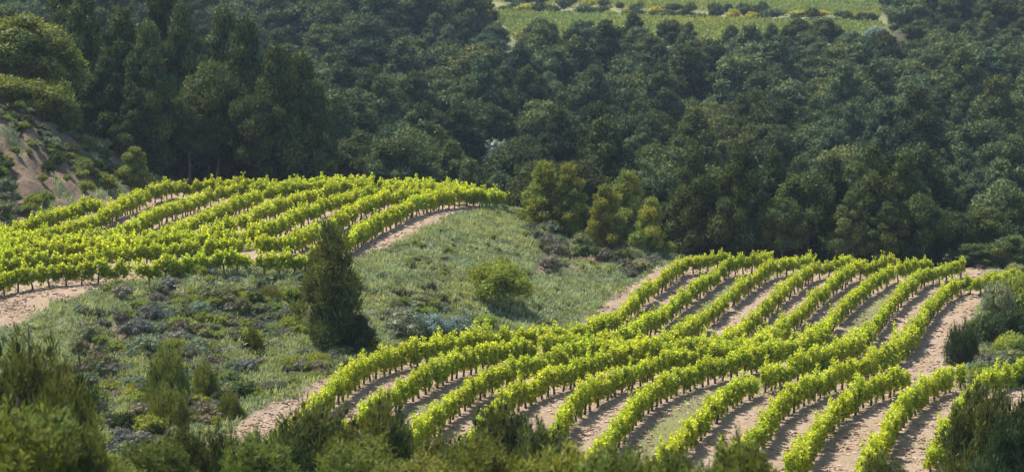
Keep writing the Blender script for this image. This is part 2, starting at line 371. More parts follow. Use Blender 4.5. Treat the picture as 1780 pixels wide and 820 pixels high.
def lobed_crown(mb, rng, lobes, ntot, L, W, core=.72, outward=.75, upb=.35, mi=0, cs=CS3, tvar=.25):
    """lobes: rows of (x,y,z, rx, rz)"""
    lobes = np.asarray(lobes, float); w = lobes[:, 3] ** 2; w /= w.sum()
    cnt = np.maximum(4, (w * ntot).astype(int)); lt = rng.random(len(lobes)) * tvar * 2 - tvar
    for (x, y, z, rx, rz), n, t in zip(lobes, cnt, lt):
        d = unit(rng.normal(size=(n, 3))); d[:, 2] = d[:, 2] * .85 + .15; d = unit(d)
        rr = 1 - .32 * rng.random(n) ** 1.6; wob_ = 1 + .18 * np.sin(d[:, 0] * 5 + x * 3) * np.cos(d[:, 2] * 4 + y * 3)
        c = np.array([x, y, z]) + d * np.array([rx, rx, rz]) * (rr * wob_)[:, None]
        ax = d * outward * .55 + rng.normal(size=(n, 3)) * .45 + np.array([0, 0, upb])
        cards(mb, c - unit(ax) * L * .4, ax, L * (.6 + .8 * rng.random(n)), W * (.7 + .6 * rng.random(n)), rng, mi, np.clip(rng.random(n) * .7 + .15 + t, 0, 1), up=unit(d + rng.normal(size=(n, 3)) * .3 + [0, 0, .15]))
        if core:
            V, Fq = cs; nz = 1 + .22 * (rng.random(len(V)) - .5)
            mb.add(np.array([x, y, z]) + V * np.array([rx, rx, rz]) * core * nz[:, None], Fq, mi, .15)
def tree_lobes(rng, kind, h, r, hb):
    L = []
    if kind == 'round':
        n = 15
        for i in range(n):
            q = math.sqrt((i + .5) / n) * .8; a = i * 2.4 + rng.random() * .8; rho = r * q
            top = h - (q ** 2.2) * (h - hb) * .55; lr = r * (.27 + .16 * rng.random())
            L.append((rho * math.cos(a), rho * math.sin(a), top - lr * .8 - rng.random() * .15 * (h - hb), lr, lr * .8))
        for i in range(8):
            a = i * .8 + rng.random(); rho = r * .62; lr = r * (.26 + .12 * rng.random())
            L.append((rho * math.cos(a), rho * math.sin(a), hb + (h - hb) * (.1 + .3 * rng.random()), lr, lr * .75))
        L.append((0, 0, (h + hb) / 2, r * .55, (h - hb) * .36))
    elif kind == 'tall':
        n = 24
        for i in range(n):
            t = (i + .5) / n; env = r * (1.0 - t ** 1.6) ** .6 * (.65 + .6 * rng.random()) * min(1, .6 + t * 2)
            a = i * 2.4 + rng.random() * .9; lr = r * (.36 - .12 * t) * (.75 + .6 * rng.random()); rho = max(0, env - lr * .6)
            L.append((rho * math.cos(a), rho * math.sin(a), hb + (h - hb) * (t * .93 + .02), lr, lr * .85))
        for t in (.2, .45, .65): L.append((0, 0, hb + (h - hb) * t, r * .5 * (1 - t * .7), (h - hb) * .17))
    elif kind == 'spire':                            # narrow, many upright tips
        n = 24
        for i in range(n):
            t = (i + .5) / n; env = r * (1 - t) ** .42 * (.62 + .6 * rng.random()); a = i * 2.4 + rng.random()
            lr = r * (.34 - .14 * t) * (.7 + .6 * rng.random()); rho = max(0, env - lr * .7)
            L.append((rho * math.cos(a), rho * math.sin(a), hb + (h - hb) * (t * .94 + .03), lr, lr * 1.5))
        for t in (.15, .35, .6): L.append((0, 0, hb + (h - hb) * t, r * .55 * (1 - t * .6), (h - hb) * .2))
    elif kind == 'bush':
        n = 14
        for i in range(n):
            a = i * 2.4 + rng.random(); q = math.sqrt((i + .5) / n) * .75; lr = r * (.30 + .15 * rng.random())
            L.append((r * q * math.cos(a), r * q * math.sin(a), hb + (h - hb) * ((1 - q * q) * .62 + .18 * rng.random() + .08), lr, lr * 1.0))
        L.append((0, 0, h * .42, r * .62, h * .36))
    elif kind == 'shoots':                           # young pine: a clump of upright pointed shoots
        n = 22
        for i in range(n):
            a = i * 2.4 + rng.random(); q = math.sqrt((i + .5) / n) * .85; lr = r * (.15 + .09 * rng.random())
            zt = h * (1 - .42 * q ** 2) * (.78 + .24 * rng.random())
            for k in range(4): L.append((r * q * math.cos(a) * (1 - .1 * k) + rng.normal() * lr * .4 * k, r * q * math.sin(a) * (1 - .1 * k) + rng.normal() * lr * .4 * k, zt - lr * 1.2 - k * h * .13, lr * (.6 + .45 * k), h * .10))
        L.append((0, 0, h * .35, r * .6, h * .3))
    return L
PROTO = {}
def tree_mesh(key, seed, kind, h, r, hb, n, L, W, leaf, core=.72, outward=.75, upb=.35, trunk_r=None, cs=CS3, limbs=True, wood=True):
    rng = np.random.default_rng(seed); lob = tree_lobes(rng, kind, h, r, hb)
    c = MB(); lobed_crown(c, rng, lob, n, L, W, core, outward, upb, cs=cs)
    t = None
    if wood:
        t = MB(); tr = trunk_r or h * .016; zz = np.linspace(-.4, h * .88, 7); bend = np.cumsum(rng.normal(size=(7, 2)) * h * .008, 0)
        pts = np.stack([bend[:, 0], bend[:, 1], zz], -1); tube(t, pts, np.linspace(tr * 1.25, tr * .3, 7), 0, 7)
        if limbs:
            for (x, y, z, rx, rz) in lob[::2]:
                z0 = max(hb * .7, z - .5 * math.hypot(x, y) - .2); b0 = np.array([np.interp(z0, zz, bend[:, 0]), np.interp(z0, zz, bend[:, 1]), z0])
                e = np.array([x, y, z]); mid = (b0 + e) / 2 + [0, 0, -.05 * h]; tube(t, [b0, mid, e], [tr * .4, tr * .3, tr * .12], 0, 5)
    PROTO[key] = dict(c=c, t=t, leaf=leaf, h=h, r=r, cm=None, tm=None)
def get_meshes(key, leaf=None):
    p = PROTO[key]; leaf = leaf or p['leaf']; kk = (key, leaf)
    if kk not in MESHES:
        V, Fq, MI, T = p['c'].arrays(); cm = make_mesh('crown', V, Fq, MI, T, np.zeros(len(V)), [M[leaf]])
        tm = None
        if p['t']: V, Fq, MI, T = p['t'].arrays(); tm = make_mesh('trunk', V, Fq, MI, T, np.zeros(len(V)), [M['pbark']], True)
        MESHES[kk] = (cm, tm)
    return MESHES[kk]
MESHES = {}
def put_tree(key, name, label, cat, x, y, height=None, width=None, rot=0., group=None, leaf=None, sink=.1, crown_name='crown', trunk_name='trunk'):
    p = PROTO[key]; cm, tm = get_meshes(key, leaf); z = float(hgt(x, y)) - sink
    o = bpy.data.objects.new(name, None); o.empty_display_size = .3; COL.objects.link(o); o.location = (x, y, z); o.rotation_euler = (0, 0, rot)
    sz = (height or p['h']) / p['h']; sx = (width or 2 * p['r'] * sz) / (2 * p['r']); o.scale = (sx, sx, sz)
    o['label'] = label; o['category'] = cat
    if group: o['group'] = group
    c = bpy.data.objects.new(crown_name, cm); COL.objects.link(c); c.parent = o
    if tm: t = bpy.data.objects.new(trunk_name, tm); COL.objects.link(t); t.parent = o
    return o
_ONES = "first second third fourth fifth sixth seventh eighth ninth tenth eleventh twelfth thirteenth fourteenth fifteenth sixteenth seventeenth eighteenth nineteenth".split()
def ordw(n):
    if n <= 19: return _ONES[n - 1]
    tens = {2: 'twent', 3: 'thirt', 4: 'fort', 5: 'fift', 6: 'sixt', 7: 'sevent', 8: 'eight', 9: 'ninet'}[n // 10]
    return tens + 'ieth' if n % 10 == 0 else tens + 'y-' + _ONES[n % 10 - 1]

# ------------------------------------------------------------------ the land, one fan-shaped sheet cut into its named surfaces
NA, ND = 640, 620
ua = np.linspace(-1, 1, NA); ua = .62 * (ua * .62 + .38 * ua ** 3)
vd = np.concatenate([np.geomspace(30, 132, 60)[:-1], np.linspace(132, 262, 330)[:-1], np.geomspace(262, 1500, ND - 388)])
UU, YY = np.meshgrid(ua, vd, indexing='xy'); X = UU * YY; Y = YY - 60.0
sl = lower_sd(X, Y) + wob(X, Y, 51) * 1.1; su = upper_sd(X, Y) + wob(X, Y, 52) * 1.1
Z = hgt(X, Y, sl, su)
soil = np.maximum(sstep(-.25, .25, sl), sstep(-.25, .25, su))
ag = np.zeros_like(X)
for i in (1, 5):
    pg = np.concatenate([LROW[i], LROW[i + 1][::-1]]); ag = np.maximum(ag, sstep(.35, .9, sdist(X, Y, pg) + wob(X, Y, 53) * .8))
rowd = np.full(X.shape, 9.0); kk = soil > .05
for rw in LROW + UROW: rowd[kk] = np.minimum(rowd[kk], seg_dist(X[kk], Y[kk], rw, False))
rut = np.exp(-((rowd - .85) / .22) ** 2) * (.45 + .9 * fbm(X * .8, Y * .3, 58, 3)) * (rowd < 5); rut = np.maximum(rut, np.exp(-((rowd - 2.3) / .3) ** 2) * .8)
Z = Z - rut * .05 * soil
sp = sstep(.60, .72, fbm(X * .6, Y * .6, 57, 3)) * .5
ag = np.maximum(ag * (.65 + .35 * fbm(X * 1.2, Y * 1.2, 54, 2)), sp * .6)
gx, gy = np.gradient(Z, axis=1) / (np.gradient(X, axis=1) + 1e-9), np.gradient(Z, axis=0) / (np.gradient(Y, axis=0) + 1e-9)
PX, PY, _d = project(np.stack([X, Y, Z], -1))
bare = np.zeros_like(X)
BS = []
def bare_spot(px, py, r, k=1.):
    global bare
    c = hit([px], [py])[0]; BS.append((c[0], c[1], r)); d = np.hypot(X - c[0], (Y - c[1]) * .6) + wob(X * 2, Y * 2, int(px)) * r * 1.6; bare = np.maximum(bare, k * sstep(r, r * .35, d))
for q in [(215,575,1.4),(250,690,1.2),(330,560,.9),(240,600,1.0),(255,760,1.3),(165,610,1.0),(300,500,.8),(1030,452,2.6),(1000,440,1.8),(1060,458,1.8),(985,465,1.2),(270,520,.8),(950,470,1.0),(355,490,.6),(560,570,.5),(120,700,1.0)]: bare_spot(*q)
hill = sstep(-32.5, -35, X + (Y - 170) * .05) * sstep(140, 150, Y) * sstep(200, 180, Y)
bare = np.maximum(bare, hill * sstep(.28, .40, fbm((X + Y * .3) * .6, Y * .25, 61, 4)))
farf = sstep(-2, 2, sdist(X, Y, FP) + wob(X * .3, Y * .3, 55) * 4)
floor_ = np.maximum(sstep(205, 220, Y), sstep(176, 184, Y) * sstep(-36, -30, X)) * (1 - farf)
def land_piece(name, sel, kind='structure'):
    n0, n1 = X.shape; idx = np.arange(n0 * n1).reshape(n0, n1)
    Q = np.stack([idx[:-1, :-1], idx[:-1, 1:], idx[1:, 1:], idx[1:, :-1]], -1)[sel]
    used, inv = np.unique(Q.ravel(), return_inverse=True); V = np.stack([X, Y, Z], -1).reshape(-1, 3)[used]; Q = inv.reshape(-1, 4)
    me = make_mesh(name, V, Q, np.zeros(len(Q)), np.zeros(len(V)), np.zeros(len(V)), [M['land']], True)
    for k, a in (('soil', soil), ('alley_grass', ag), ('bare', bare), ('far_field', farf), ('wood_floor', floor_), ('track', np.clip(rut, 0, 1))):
        at = me.attributes.new(k, 'FLOAT', 'POINT'); at.data.foreach_set("value", a.ravel()[used].astype(np.float32))
    o = bpy.data.objects.new(name, me); COL.objects.link(o); o['kind'] = kind; return o
def cellmid(a): return (a[:-1, :-1] + a[1:, 1:]) / 2
cl, cu, cf = cellmid(sl) > 0, cellmid(su) > 0, cellmid(farf) > .5
land_piece('lower_vineyard_soil', cl); land_piece('upper_vineyard_soil', cu & ~cl); land_piece('far_field', cf & ~cl & ~cu)
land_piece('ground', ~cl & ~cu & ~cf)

# ------------------------------------------------------------------ grapevines
def vine_arrays(seed, nleaf, ls):
    rng = np.random.default_rng(seed); w = MB(); f = MB()
    h0 = .50 + .08 * rng.random(); lean = rng.normal(size=2) * .06
    tube(w, [(0, 0, -.15), (lean[0] * .4, lean[1] * .6, .2), (lean[0], lean[1], .45), (lean[0] * .6, lean[1], h0)], [.068, .054, .05, .06], 0, 6)
    for s in (-1, 1): tube(w, [(lean[0] * .6, lean[1], h0 - .02), (s * .25, lean[1] * .5, h0 + .07 + .04 * rng.random()), (s * .52, 0, h0 + .08 * rng.random())], [.042, .032, .022], 0, 5)
    ns = 13; C, A = [], []
    for i in range(ns):
        x0 = -.58 + 1.16 * (i + .5) / ns + rng.normal() * .04; y0 = rng.normal() * .03; side = rng.normal() * .11
        ln = (.34 + .42 * rng.random() ** 1.3) * (1.4 if rng.random() < .16 else 1); z0 = h0 + .03
        if rng.random() < .28: ln *= .7; droop = -.55
        else: droop = 0
        k = max(6, int(nleaf / ns)); t = rng.random(k) ** .85
        px = x0 + t * ln * rng.normal() * .22 + rng.normal(size=k) * .055
        py = y0 + t * ln * side + (droop and np.sign(side) * .10 * t) + rng.normal(size=k) * .055
        pz = z0 + t * ln * (1 if not droop else 0.25) - (t ** 2 * .35 if droop else 0) + rng.normal(size=k) * .045
        C.append(np.stack([px, py, pz], -1)); A.append(np.stack([np.zeros(k), np.full(k, side * 1.2), np.full(k, .25)], -1) + rng.normal(size=(k, 3)) * .75)
        tube(w, [(x0, y0, z0), (x0, y0 + side * ln * .5, z0 + ln * (.5 if not droop else .15)), (x0, y0 + side * ln * .9, z0 + ln * .85 * (1 if not droop else .1))], [.011, .009, .005], 1, 4)
    C = np.concatenate(C); A = np.concatenate(A); n = len(C)
    nrm = unit(rng.normal(size=(n, 3)) * .7 + np.array([0, 0, .9]) + C * np.array([0, 1.5, 0]))
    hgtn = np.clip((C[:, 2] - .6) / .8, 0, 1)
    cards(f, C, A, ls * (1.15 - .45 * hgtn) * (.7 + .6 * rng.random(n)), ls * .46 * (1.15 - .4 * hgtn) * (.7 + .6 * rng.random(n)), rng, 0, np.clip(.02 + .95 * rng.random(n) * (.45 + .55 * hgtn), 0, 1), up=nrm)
    return w.arrays(), f.arrays()
M['cane'] = mat('green_cane', lambda nt, bs, o: bs.inputs["Base Color"].__setattr__('default_value', (.16, .2, .05, 1)))
VN = [vine_arrays(100 + i, 1050, .112) for i in range(8)]; VF = [vine_arrays(200 + i, 600, .14) for i in range(8)]
VM = []
for w, f in VN:
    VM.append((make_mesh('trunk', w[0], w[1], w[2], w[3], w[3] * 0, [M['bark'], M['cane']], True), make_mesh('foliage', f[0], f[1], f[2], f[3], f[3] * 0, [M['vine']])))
rng = np.random.default_rng(5)
vines = []                                         # block,row,order,x,y,z,ang,scale
for blk, rows in (('lower', LROW), ('upper', UROW)):
    for ri, rw in enumerate(rows):
        q = resample(rw, .95); ang = np.arctan2(*np.gradient(q, axis=0).T[::-1])
        gaps = {('lower', 9): (5, 11)}
        for k in range(len(q)):
            if rng.random() < (.035 if blk == 'lower' else .06): continue
            x, y = q[k] + rng.normal(size=2) * .05
            vines.append([blk, ri, k, x, y, ang[k] + rng.normal() * .12 + (math.pi if rng.random() < .5 else 0), .80 + .26 * rng.random() + .16 * vnoise(x * .3, y * .3, 5)])
VX = np.array([[v[3], v[4]] for v in vines]); VZ = hgt(VX[:, 0], VX[:, 1])
vpx, vpy, vdp = project(np.stack([VX[:, 0], VX[:, 1], VZ + 1.0], -1))
inframe = (vpx > 0) & (vpx < 1780) & (vpy > 0) & (vpy < 825)
HIDDEN_VINES = set()
cand = [i for i in np.argsort(vdp) if inframe[i] and not (vpy[i] > 742 and vpx[i] < 1240 and vines[i][1] > -1 and vpy[i] > 760)]
single = set(cand[:300])
cnt = {}
stuffV = []
for i in sorted(range(len(vines)), key=lambda i: vdp[i]):
    blk, ri, k, x, y, a, s = vines[i]
    if i in single:
        cnt[ri] = cnt.get(ri, 0) + 1; w, f = VM[rng.integers(8)]
        if ri < 8: lb = f"green grapevine, {ordw(cnt[ri])} from the near end of the {ordw(ri + 1)} row from the bank, lower vineyard"
        else: lb = f"green grapevine, {ordw(cnt[ri])} from the near end of the {['third last', 'second last', 'last'][ri - 8]} row, beside the right-hand track"
        o = bpy.data.objects.new('grapevine', None); o.empty_display_size = .2; COL.objects.link(o); o.location = (x, y, VZ[i]); o.rotation_euler = (0, 0, a); o.scale = (1.02, 1, s)
        o['label'] = lb; o['category'] = 'grapevine'; o['group'] = 'grapevines in the rows of the lower vineyard'
        for nm, me in (('trunk', w), ('foliage', f)):
            c = bpy.data.objects.new(nm, me); COL.objects.link(c); c.parent = o
    else: stuffV.append(i)
def merged(name, inst, mats, smooth=False):
    """inst: (arrays, material offset, x, y, z, rot, sx, sz, treeval)"""
    V, Fq, MI, T, G = [], [], [], [], []; n = 0
    for arr, mo, x, y, z, r, sx, sz, tv in inst:
        v, f, m, t = arr; c, s = math.cos(r), math.sin(r); w = np.empty_like(v)
        w[:, 0] = (v[:, 0] * c - v[:, 1] * s) * sx + x; w[:, 1] = (v[:, 0] * s + v[:, 1] * c) * sx + y; w[:, 2] = v[:, 2] * sz + z
        V.append(w); Fq.append(f + n); MI.append(m + mo); T.append(t); G.append(np.full(len(v), tv)); n += len(v)
    me = make_mesh(name, np.concatenate(V), np.concatenate(Fq), np.concatenate(MI), np.concatenate(T), np.concatenate(G), mats, smooth)
    o = bpy.data.objects.new(name, me); COL.objects.link(o); return o
inst = []
for i in stuffV:
    blk, ri, k, x, y, a, s = vines[i]; w, f = VF[rng.integers(8)] if vdp[i] > 118 else VN[rng.integers(8)]
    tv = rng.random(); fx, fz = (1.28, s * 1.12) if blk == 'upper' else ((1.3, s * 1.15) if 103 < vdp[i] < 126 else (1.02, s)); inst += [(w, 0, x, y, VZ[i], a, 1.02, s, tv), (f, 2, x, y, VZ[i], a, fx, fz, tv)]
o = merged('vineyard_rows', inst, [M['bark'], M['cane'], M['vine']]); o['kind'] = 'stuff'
o['label'] = 'more distant rows of bright green grapevines filling both vineyard blocks'; o['category'] = 'vineyard rows'

# ------------------------------------------------------------------ tree kinds
for i in range(4):
    tree_mesh(f'round{i}', 300 + i, 'round', 9, 3.3, 2.4, 8500, .34, .075, 'pine', outward=.6)
    tree_mesh(f'tall{i}', 310 + i, 'tall', 11, 3.2, 1.2, 9500, .36, .075, 'pine', outward=.6)
    tree_mesh(f'far{i}', 320 + i, 'round', 8.5, 3.6, 1.5, 3600, .42, .11, 'pine_far', outward=.5, cs=CS3, wood=False)
    tree_mesh(f'fart{i}', 330 + i, 'tall', 9.5, 3.2, .8, 3600, .42, .11, 'pine_far', outward=.5, cs=CS3, wood=False)
    tree_mesh(f'bush{i}', 340 + i, 'bush', 2, 1.2, .1, 2600, .20, .030, 'shrub', core=.6, outward=.5, upb=.7)
    tree_mesh(f'shoot{i}', 350 + i, 'shoots', 4, 1.8, .3, 15000, .30, .022, 'pine', core=.34, outward=.9, upb=1.0)
    tree_mesh(f'scrub{i}', 360 + i, 'bush', .7, .55, 0, 700, .12, .018, 'scrub', core=.6, outward=.6, upb=.8, cs=CS2, limbs=False)
for i in range(2):
    tree_mesh(f'pineb{i}', 390 + i, 'shoots', 3.6, 2.0, .2, 19000, .26, .026, 'pine', core=.4, outward=.9, upb=.8)
    tree_mesh(f'silver{i}', 395 + i, 'bush', 2.0, 1.3, 0, 4200, .13, .03, 'silver', core=.6, outward=.5, upb=.7)
for i in range(2): tree_mesh(f'clump{i}', 398 + i, 'tall', 6.5, 2.1, .1, 9000, .30, .05, 'pine_sunlit', core=.6, outward=.8, upb=.6)
tree_mesh('roundbush', 402, 'bush', 3.0, 1.6, 0, 6500, .22, .04, 'shrub', core=.55, outward=.8, upb=.7)
tree_mesh('spire0', 370, 'spire', 6.4, 1.7, .2, 9500, .32, .034, 'pine_mid', core=.38, outward=1.3, upb=.8)
tree_mesh('spire1', 371, 'spire', 3.0, 1.0, .1, 5000, .20, .026, 'pine', core=.45, outward=1.0, upb=.8)
tree_mesh('farsparse', 372, 'round', 7, 3, 1.2, 1300, .5, .11, 'silver', core=.45, wood=False)

# (kind, base px, base py or None, distance, top py, width px, label, leaf)   -- placed on the land at that distance
def spot(px, D): return (px - CX) / F_PX * D, D
def by_top(x, y, top_py):                             # height reaching a traced top
    z = float(hgt(x, y)); d = ray(CX, top_py); return max(.4, d[2] / d[1] * y - z)
def T(key, px, D, top, wpx, label, name='pine_tree', cat='pine tree', leaf=None, group=None, rot=None):
    x, y = spot(px, D); h = by_top(x, y, top); w = wpx * D / F_PX
    return put_tree(key, name, label, cat, x, y, h + .1, w, rot if rot is not None else (px * 1.7) % 6.28, group, leaf)
HERO = [
 ('spire0',572,108.5,388,132,'tall dark conical pine standing alone on the bank between the vineyards','pine_tree','pine tree',None),
 ('spire1',625,108.5,548,72,'short bushy pine growing against the right foot of the tall conical pine','pine_tree','pine tree','pine'),
 ('roundbush',868,126.5,452,116,'round yellow-green bush in the middle of the grassy bank','bush','bush',None),
 ('silver0',705,114,538,80,'silver-blue bush at the foot of the bank, left of its silvery neighbours','bush','bush','silver'),
 ('silver1',750,115,545,80,'silver-blue bush between two other silvery bushes at the foot of the bank','bush','bush','silver'),
 ('silver0',800,116,552,76,'silver-blue bush at the right end of the silvery clump behind the vines','bush','bush','silver'),
 ('bush3',842,121.5,545,46,'small yellow-green shrub beside the silver-blue bushes','shrub','shrub','shrub'),
 ('bush1',825,127,512,50,'low yellowish shrub on the bank left of the round bush','shrub','shrub','shrub'),
 ('clump0',945,163,282,92,'broad olive-green pine at the corner of the upper vineyard, leftmost above the grassy bank','pine_tree','pine tree','olive_pine'),
 ('clump1',990,162,286,88,'olive-green pine close against the right side of the one at the vineyard corner','pine_tree','pine tree','olive_pine'),
 ('clump1',1052,158,322,84,'shorter olive-green pine in the middle of the clump on the end of the bank','pine_tree','pine tree','olive_pine'),
 ('clump0',1090,162,298,92,'tall olive-green pine rising highest at the right part of the bank end clump','pine_tree','pine tree','olive_pine'),
 ('clump1',1132,156,344,78,'olive-green pine nearest the lower vineyard crest, at the end of the bank','pine_tree','pine tree','olive_pine'),
 ('clump1',234,175,256,70,'bright olive bush at the foot of the bare earth slope','bush','bush','pine_sunlit'),
 ('round1',30,180,18,190,'large sunlit olive pine on top of the bare earth slope, cut by the frame','pine_tree','pine tree','pine_sunlit'),
 ('round3',98,184,62,120,'sunlit olive pine on the rim of the bare earth slope','pine_tree','pine tree','pine_sunlit'),
 ('bush2',78,175,140,120,'dense olive bush overhanging the top of the bare earth slope','bush','bush','pine_sunlit'),
 ('bush3',5,172,125,110,'olive bush at the left frame edge on the rim of the earth slope','bush','bush','pine_sunlit'),
 ('bush0',118,176,178,60,'small olive bush at the right end of the rim of the earth slope','bush','bush','pine_sunlit'),
 ('shoot0',287,91,572,82,'tall young pine on the lower left bank below the grassy crest','young_pine','young pine','pine_sunlit'),
 ('shoot1',290,86,655,86,'young pine standing directly in front of the taller one on the left bank','young_pine','young pine','pine_sunlit'),
 ('shoot2',350,94,618,48,'small bright young pine on the left bank, right of the tall young pine','young_pine','young pine','pine_sunlit'),
 ('shoot3',394,89,668,42,'small round young pine beside the pale dirt track','young_pine','young pine','pine_sunlit'),
 ('shoot1',468,119,488,50,'small olive young pine high on the left bank near the tall conical pine','young_pine','young pine','pine_sunlit'),
 ('shoot2',436,108,560,36,'little young pine halfway up the left bank','young_pine','young pine','pine_sunlit'),
 ('shoot3',1680,112,543,64,'small pointed conifer at the edge of the right-hand dirt track','conifer','conifer','pine'),
 ('bush1',1738,131,488,66,'rounded grey-green bush at the far right end of the lower vineyard','bush','bush','scrub'),
 ('bush0',1775,133,478,80,'olive-green bush at the right frame edge level with the vineyard crest','bush','bush','shrub'),
 ('bush2',1728,121,545,72,'dark bush in the middle of the thicket beside the right-hand dirt track','bush','bush','pine'),
 ('bush3',1775,122,530,76,'tall dark bush cut by the right edge of the frame','bush','bush','pine'),
 ('bush0',1765,112,580,70,'olive bush at the right edge just above the end of the last vine rows','bush','bush','shrub'),
 ('bush1',1705,114,600,60,'low grey-green bush behind the small pointed conifer by the track','bush','bush','scrub'),
 ('bush3',1738,107,612,70,'grey scrubby bush just behind the last vine rows on the right','bush','bush','heather'),
 ('pineb0',1722,72,640,150,'big dark bushy pine in the lower right corner in front of the last vine row','young_pine','young pine','pine_mid'),
 ('pineb1',1785,68,665,130,'dark pine at the lower right edge behind the big corner pine','young_pine','young pine','pine'),
]
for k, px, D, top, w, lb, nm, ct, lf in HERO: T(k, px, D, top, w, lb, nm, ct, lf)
# blurred young pines along the bottom of the frame
FORE = [
 ('shoot1',40,52,556,190,'pine','tall dark young pine at the lower left edge of the frame'),
 ('shoot2',95,49,640,110,'pine','dark young pine just right of the tall one at the lower left'),
 ('shoot0',20,40,680,190,'pine_sunlit','blurred green young pine in the lower left corner'),
 ('shoot3',110,41,700,120,'pine_sunlit','blurred green young pine right of the lower left corner one'),
 ('shoot1',255,50,768,110,'pine_sunlit','small green young pine at the bottom below the left bank'),
 ('shoot2',310,54,748,90,'pine','dark round young pine in front of the start of the dirt track'),
 ('shoot3',378,56,745,62,'pine','small dark young pine on the near end of the dirt track'),
 ('shoot0',440,52,752,110,'pine_sunlit','green young pine right of the near end of the dirt track'),
 ('shoot1',545,57,692,150,'pine','broad dark young pine in front of the first two vine rows'),
 ('shoot2',660,58,694,110,'pine','dark upright young pine in front of the second vine row'),
 ('shoot3',620,48,760,130,'pine_sunlit','low green young pine between two broad dark ones at the bottom'),
 ('shoot0',770,56,752,110,'pine','low dark young pine in front of the third vine row'),
 ('shoot1',868,58,690,104,'pine','tallest dark young pine in the middle of the bottom edge'),
 ('shoot2',830,50,765,120,'pine_sunlit','low green young pine below the tallest middle one'),
 ('shoot3',940,55,728,90,'pine','dark young pine right of the tallest middle one'),
 ('shoot0',985,44,758,170,'pine_sunlit','blurred green young pine in front of the fifth vine row'),
 ('shoot1',1085,42,760,130,'pine_sunlit','blurred green young pine in front of the sixth vine row'),
 ('shoot2',1165,43,776,110,'pine_sunlit','low blurred young pine in front of the seventh vine row'),
 ('shoot3',1290,45,744,96,'pine_sunlit','blurred pointed young pine poking up alone at the bottom right of centre'),
 ('shoot0',1235,42,795,110,'pine_sunlit','low blurred young pine left of the lone pointed one'),
 ('shoot1',1540,52,790,70,'pine','small dark pine tip at the bottom between the last vine rows'),
 ('shoot2',180,44,800,110,'pine_sunlit','low green young pine at the bottom left under the bank'),
 ('shoot3',720,45,790,150,'pine_sunlit','low blurred green young pine at the bottom below the third vine row'),
]
for k, px, D, top, w, lf, lb in FORE: T(k, px, D, top - (26 if D > 46 else 12), w * 1.3, lb, 'young_pine', 'young pine', 'pine_sunlit' if lf == 'pine_sunlit' else 'pine_mid', 'blurred young pines along the bottom edge')

# ------------------------------------------------------------------ the pine wood
BIG = [  # tall pines at the near edge of the wood: key, px, D, top, width
 ('tall0',150,196,-20,130),('tall1',215,190,10,130),('tall2',262,186,40,110),('tall3',318,198,0,130),('round1',375,190,95,130),('tall0',430,196,30,130),
 ('tall1',480,188,75,120),('tall2',528,190,95,110),('tall3',185,188,95,100),('round2',330,187,150,120),('tall2',395,205,18,120),('tall1',290,208,-30,130),('round0',450,186,150,110),('tall0',120,200,-40,120),
 ('tall3',240,184,150,90),('tall1',552,194,140,80),
 ('tall0',1205,166,262,100),('tall1',1288,164,240,110),('tall2',1345,170,262,100),('round3',1405,165,290,120),('tall3',1450,170,268,90),('tall0',1515,163,250,110),('tall2',1572,166,262,100),('round1',1605,162,330,90),
 ('tall1',1240,172,300,90),('round0',1365,162,335,90),('tall3',1480,161,330,80),('tall1',1545,160,350,80),('tall2',1175,170,330,80),
 ('round2',1660,166,360,90),('round0',1720,168,350,100),('tall2',1765,172,335,100),('round3',1700,160,420,90),('round1',1762,158,405,90),
]
placed = []
BL = ['tall dark pine', 'broad dark pine', 'rounded dark pine']
left = sorted([b for b in BIG if b[1] < 800], key=lambda b: b[1]); right = sorted([b for b in BIG if b[1] >= 800], key=lambda b: b[1])
for grp, where in ((left, 'in the tall stand behind the upper vineyard'), (right, 'at the wood edge beyond the lower vineyard crest')):
    for n, (k, px, D, top, w) in enumerate(grp):
        kind = 'rounded dark pine' if 'round' in k else 'tall dark pine'
        T(k, px, D, top, w, f"{kind}, {ordw(n + 1)} from the left {where}", 'pine_tree', 'pine tree', 'pine', 'tall pines at the near edge of the wood')
        placed.append(spot(px, D))
placed = np.array(placed)
rng = np.random.default_rng(77)
def start_y(px): return np.interp(px, [-300, 0, 560, 600, 900, 940, 1160, 1200, 1650, 1700, 2200], [204, 206, 206, 188, 186, 178, 174, 172, 171, 164, 164])
ranks = []; yy = 176.0
while yy < 600: ranks.append(yy); yy += 6.0 + (yy - 176) * .006
wood = []
for rk, y0 in enumerate(ranks):
    stp = 6.2 + (y0 - 176) * .004; half = .285 * y0 + 8; xs = np.arange(-half, half, stp) + rng.random() * stp
    for x in xs:
        x += rng.normal() * stp * .16; y = y0 + rng.normal() * stp * .14; px = CX + F_PX * x / y
        if y < start_y(px): continue
        if sdist(x, y, FP) > -1.8: continue
        if len(placed) and np.min(np.hypot(placed[:, 0] - x, placed[:, 1] - y)) < 3.2: continue
        s = (.66 + .66 * rng.random() ** 1.3) * (1 + (y - 176) * .0009)
        if sdist(x, y, FP) > -26 and y < 365: s = min(s, .84)
        wood.append((rk, x, y, s))
wood.sort(key=lambda t: (t[0], t[1]))
WX = np.array([[t[1], t[2]] for t in wood]); WZ = hgt(WX[:, 0], WX[:, 1]); wpx, wpy, _ = project(np.stack([WX[:, 0], WX[:, 1], WZ + 7.5], -1))
NI = 235; vis = [i for i in range(len(wood)) if -20 < wpx[i] < 1800 and wpy[i] > -10]
vis = sorted(vis, key=lambda i: wood[i][2])[:NI]; visset = set(vis); inst = []; rc = {}
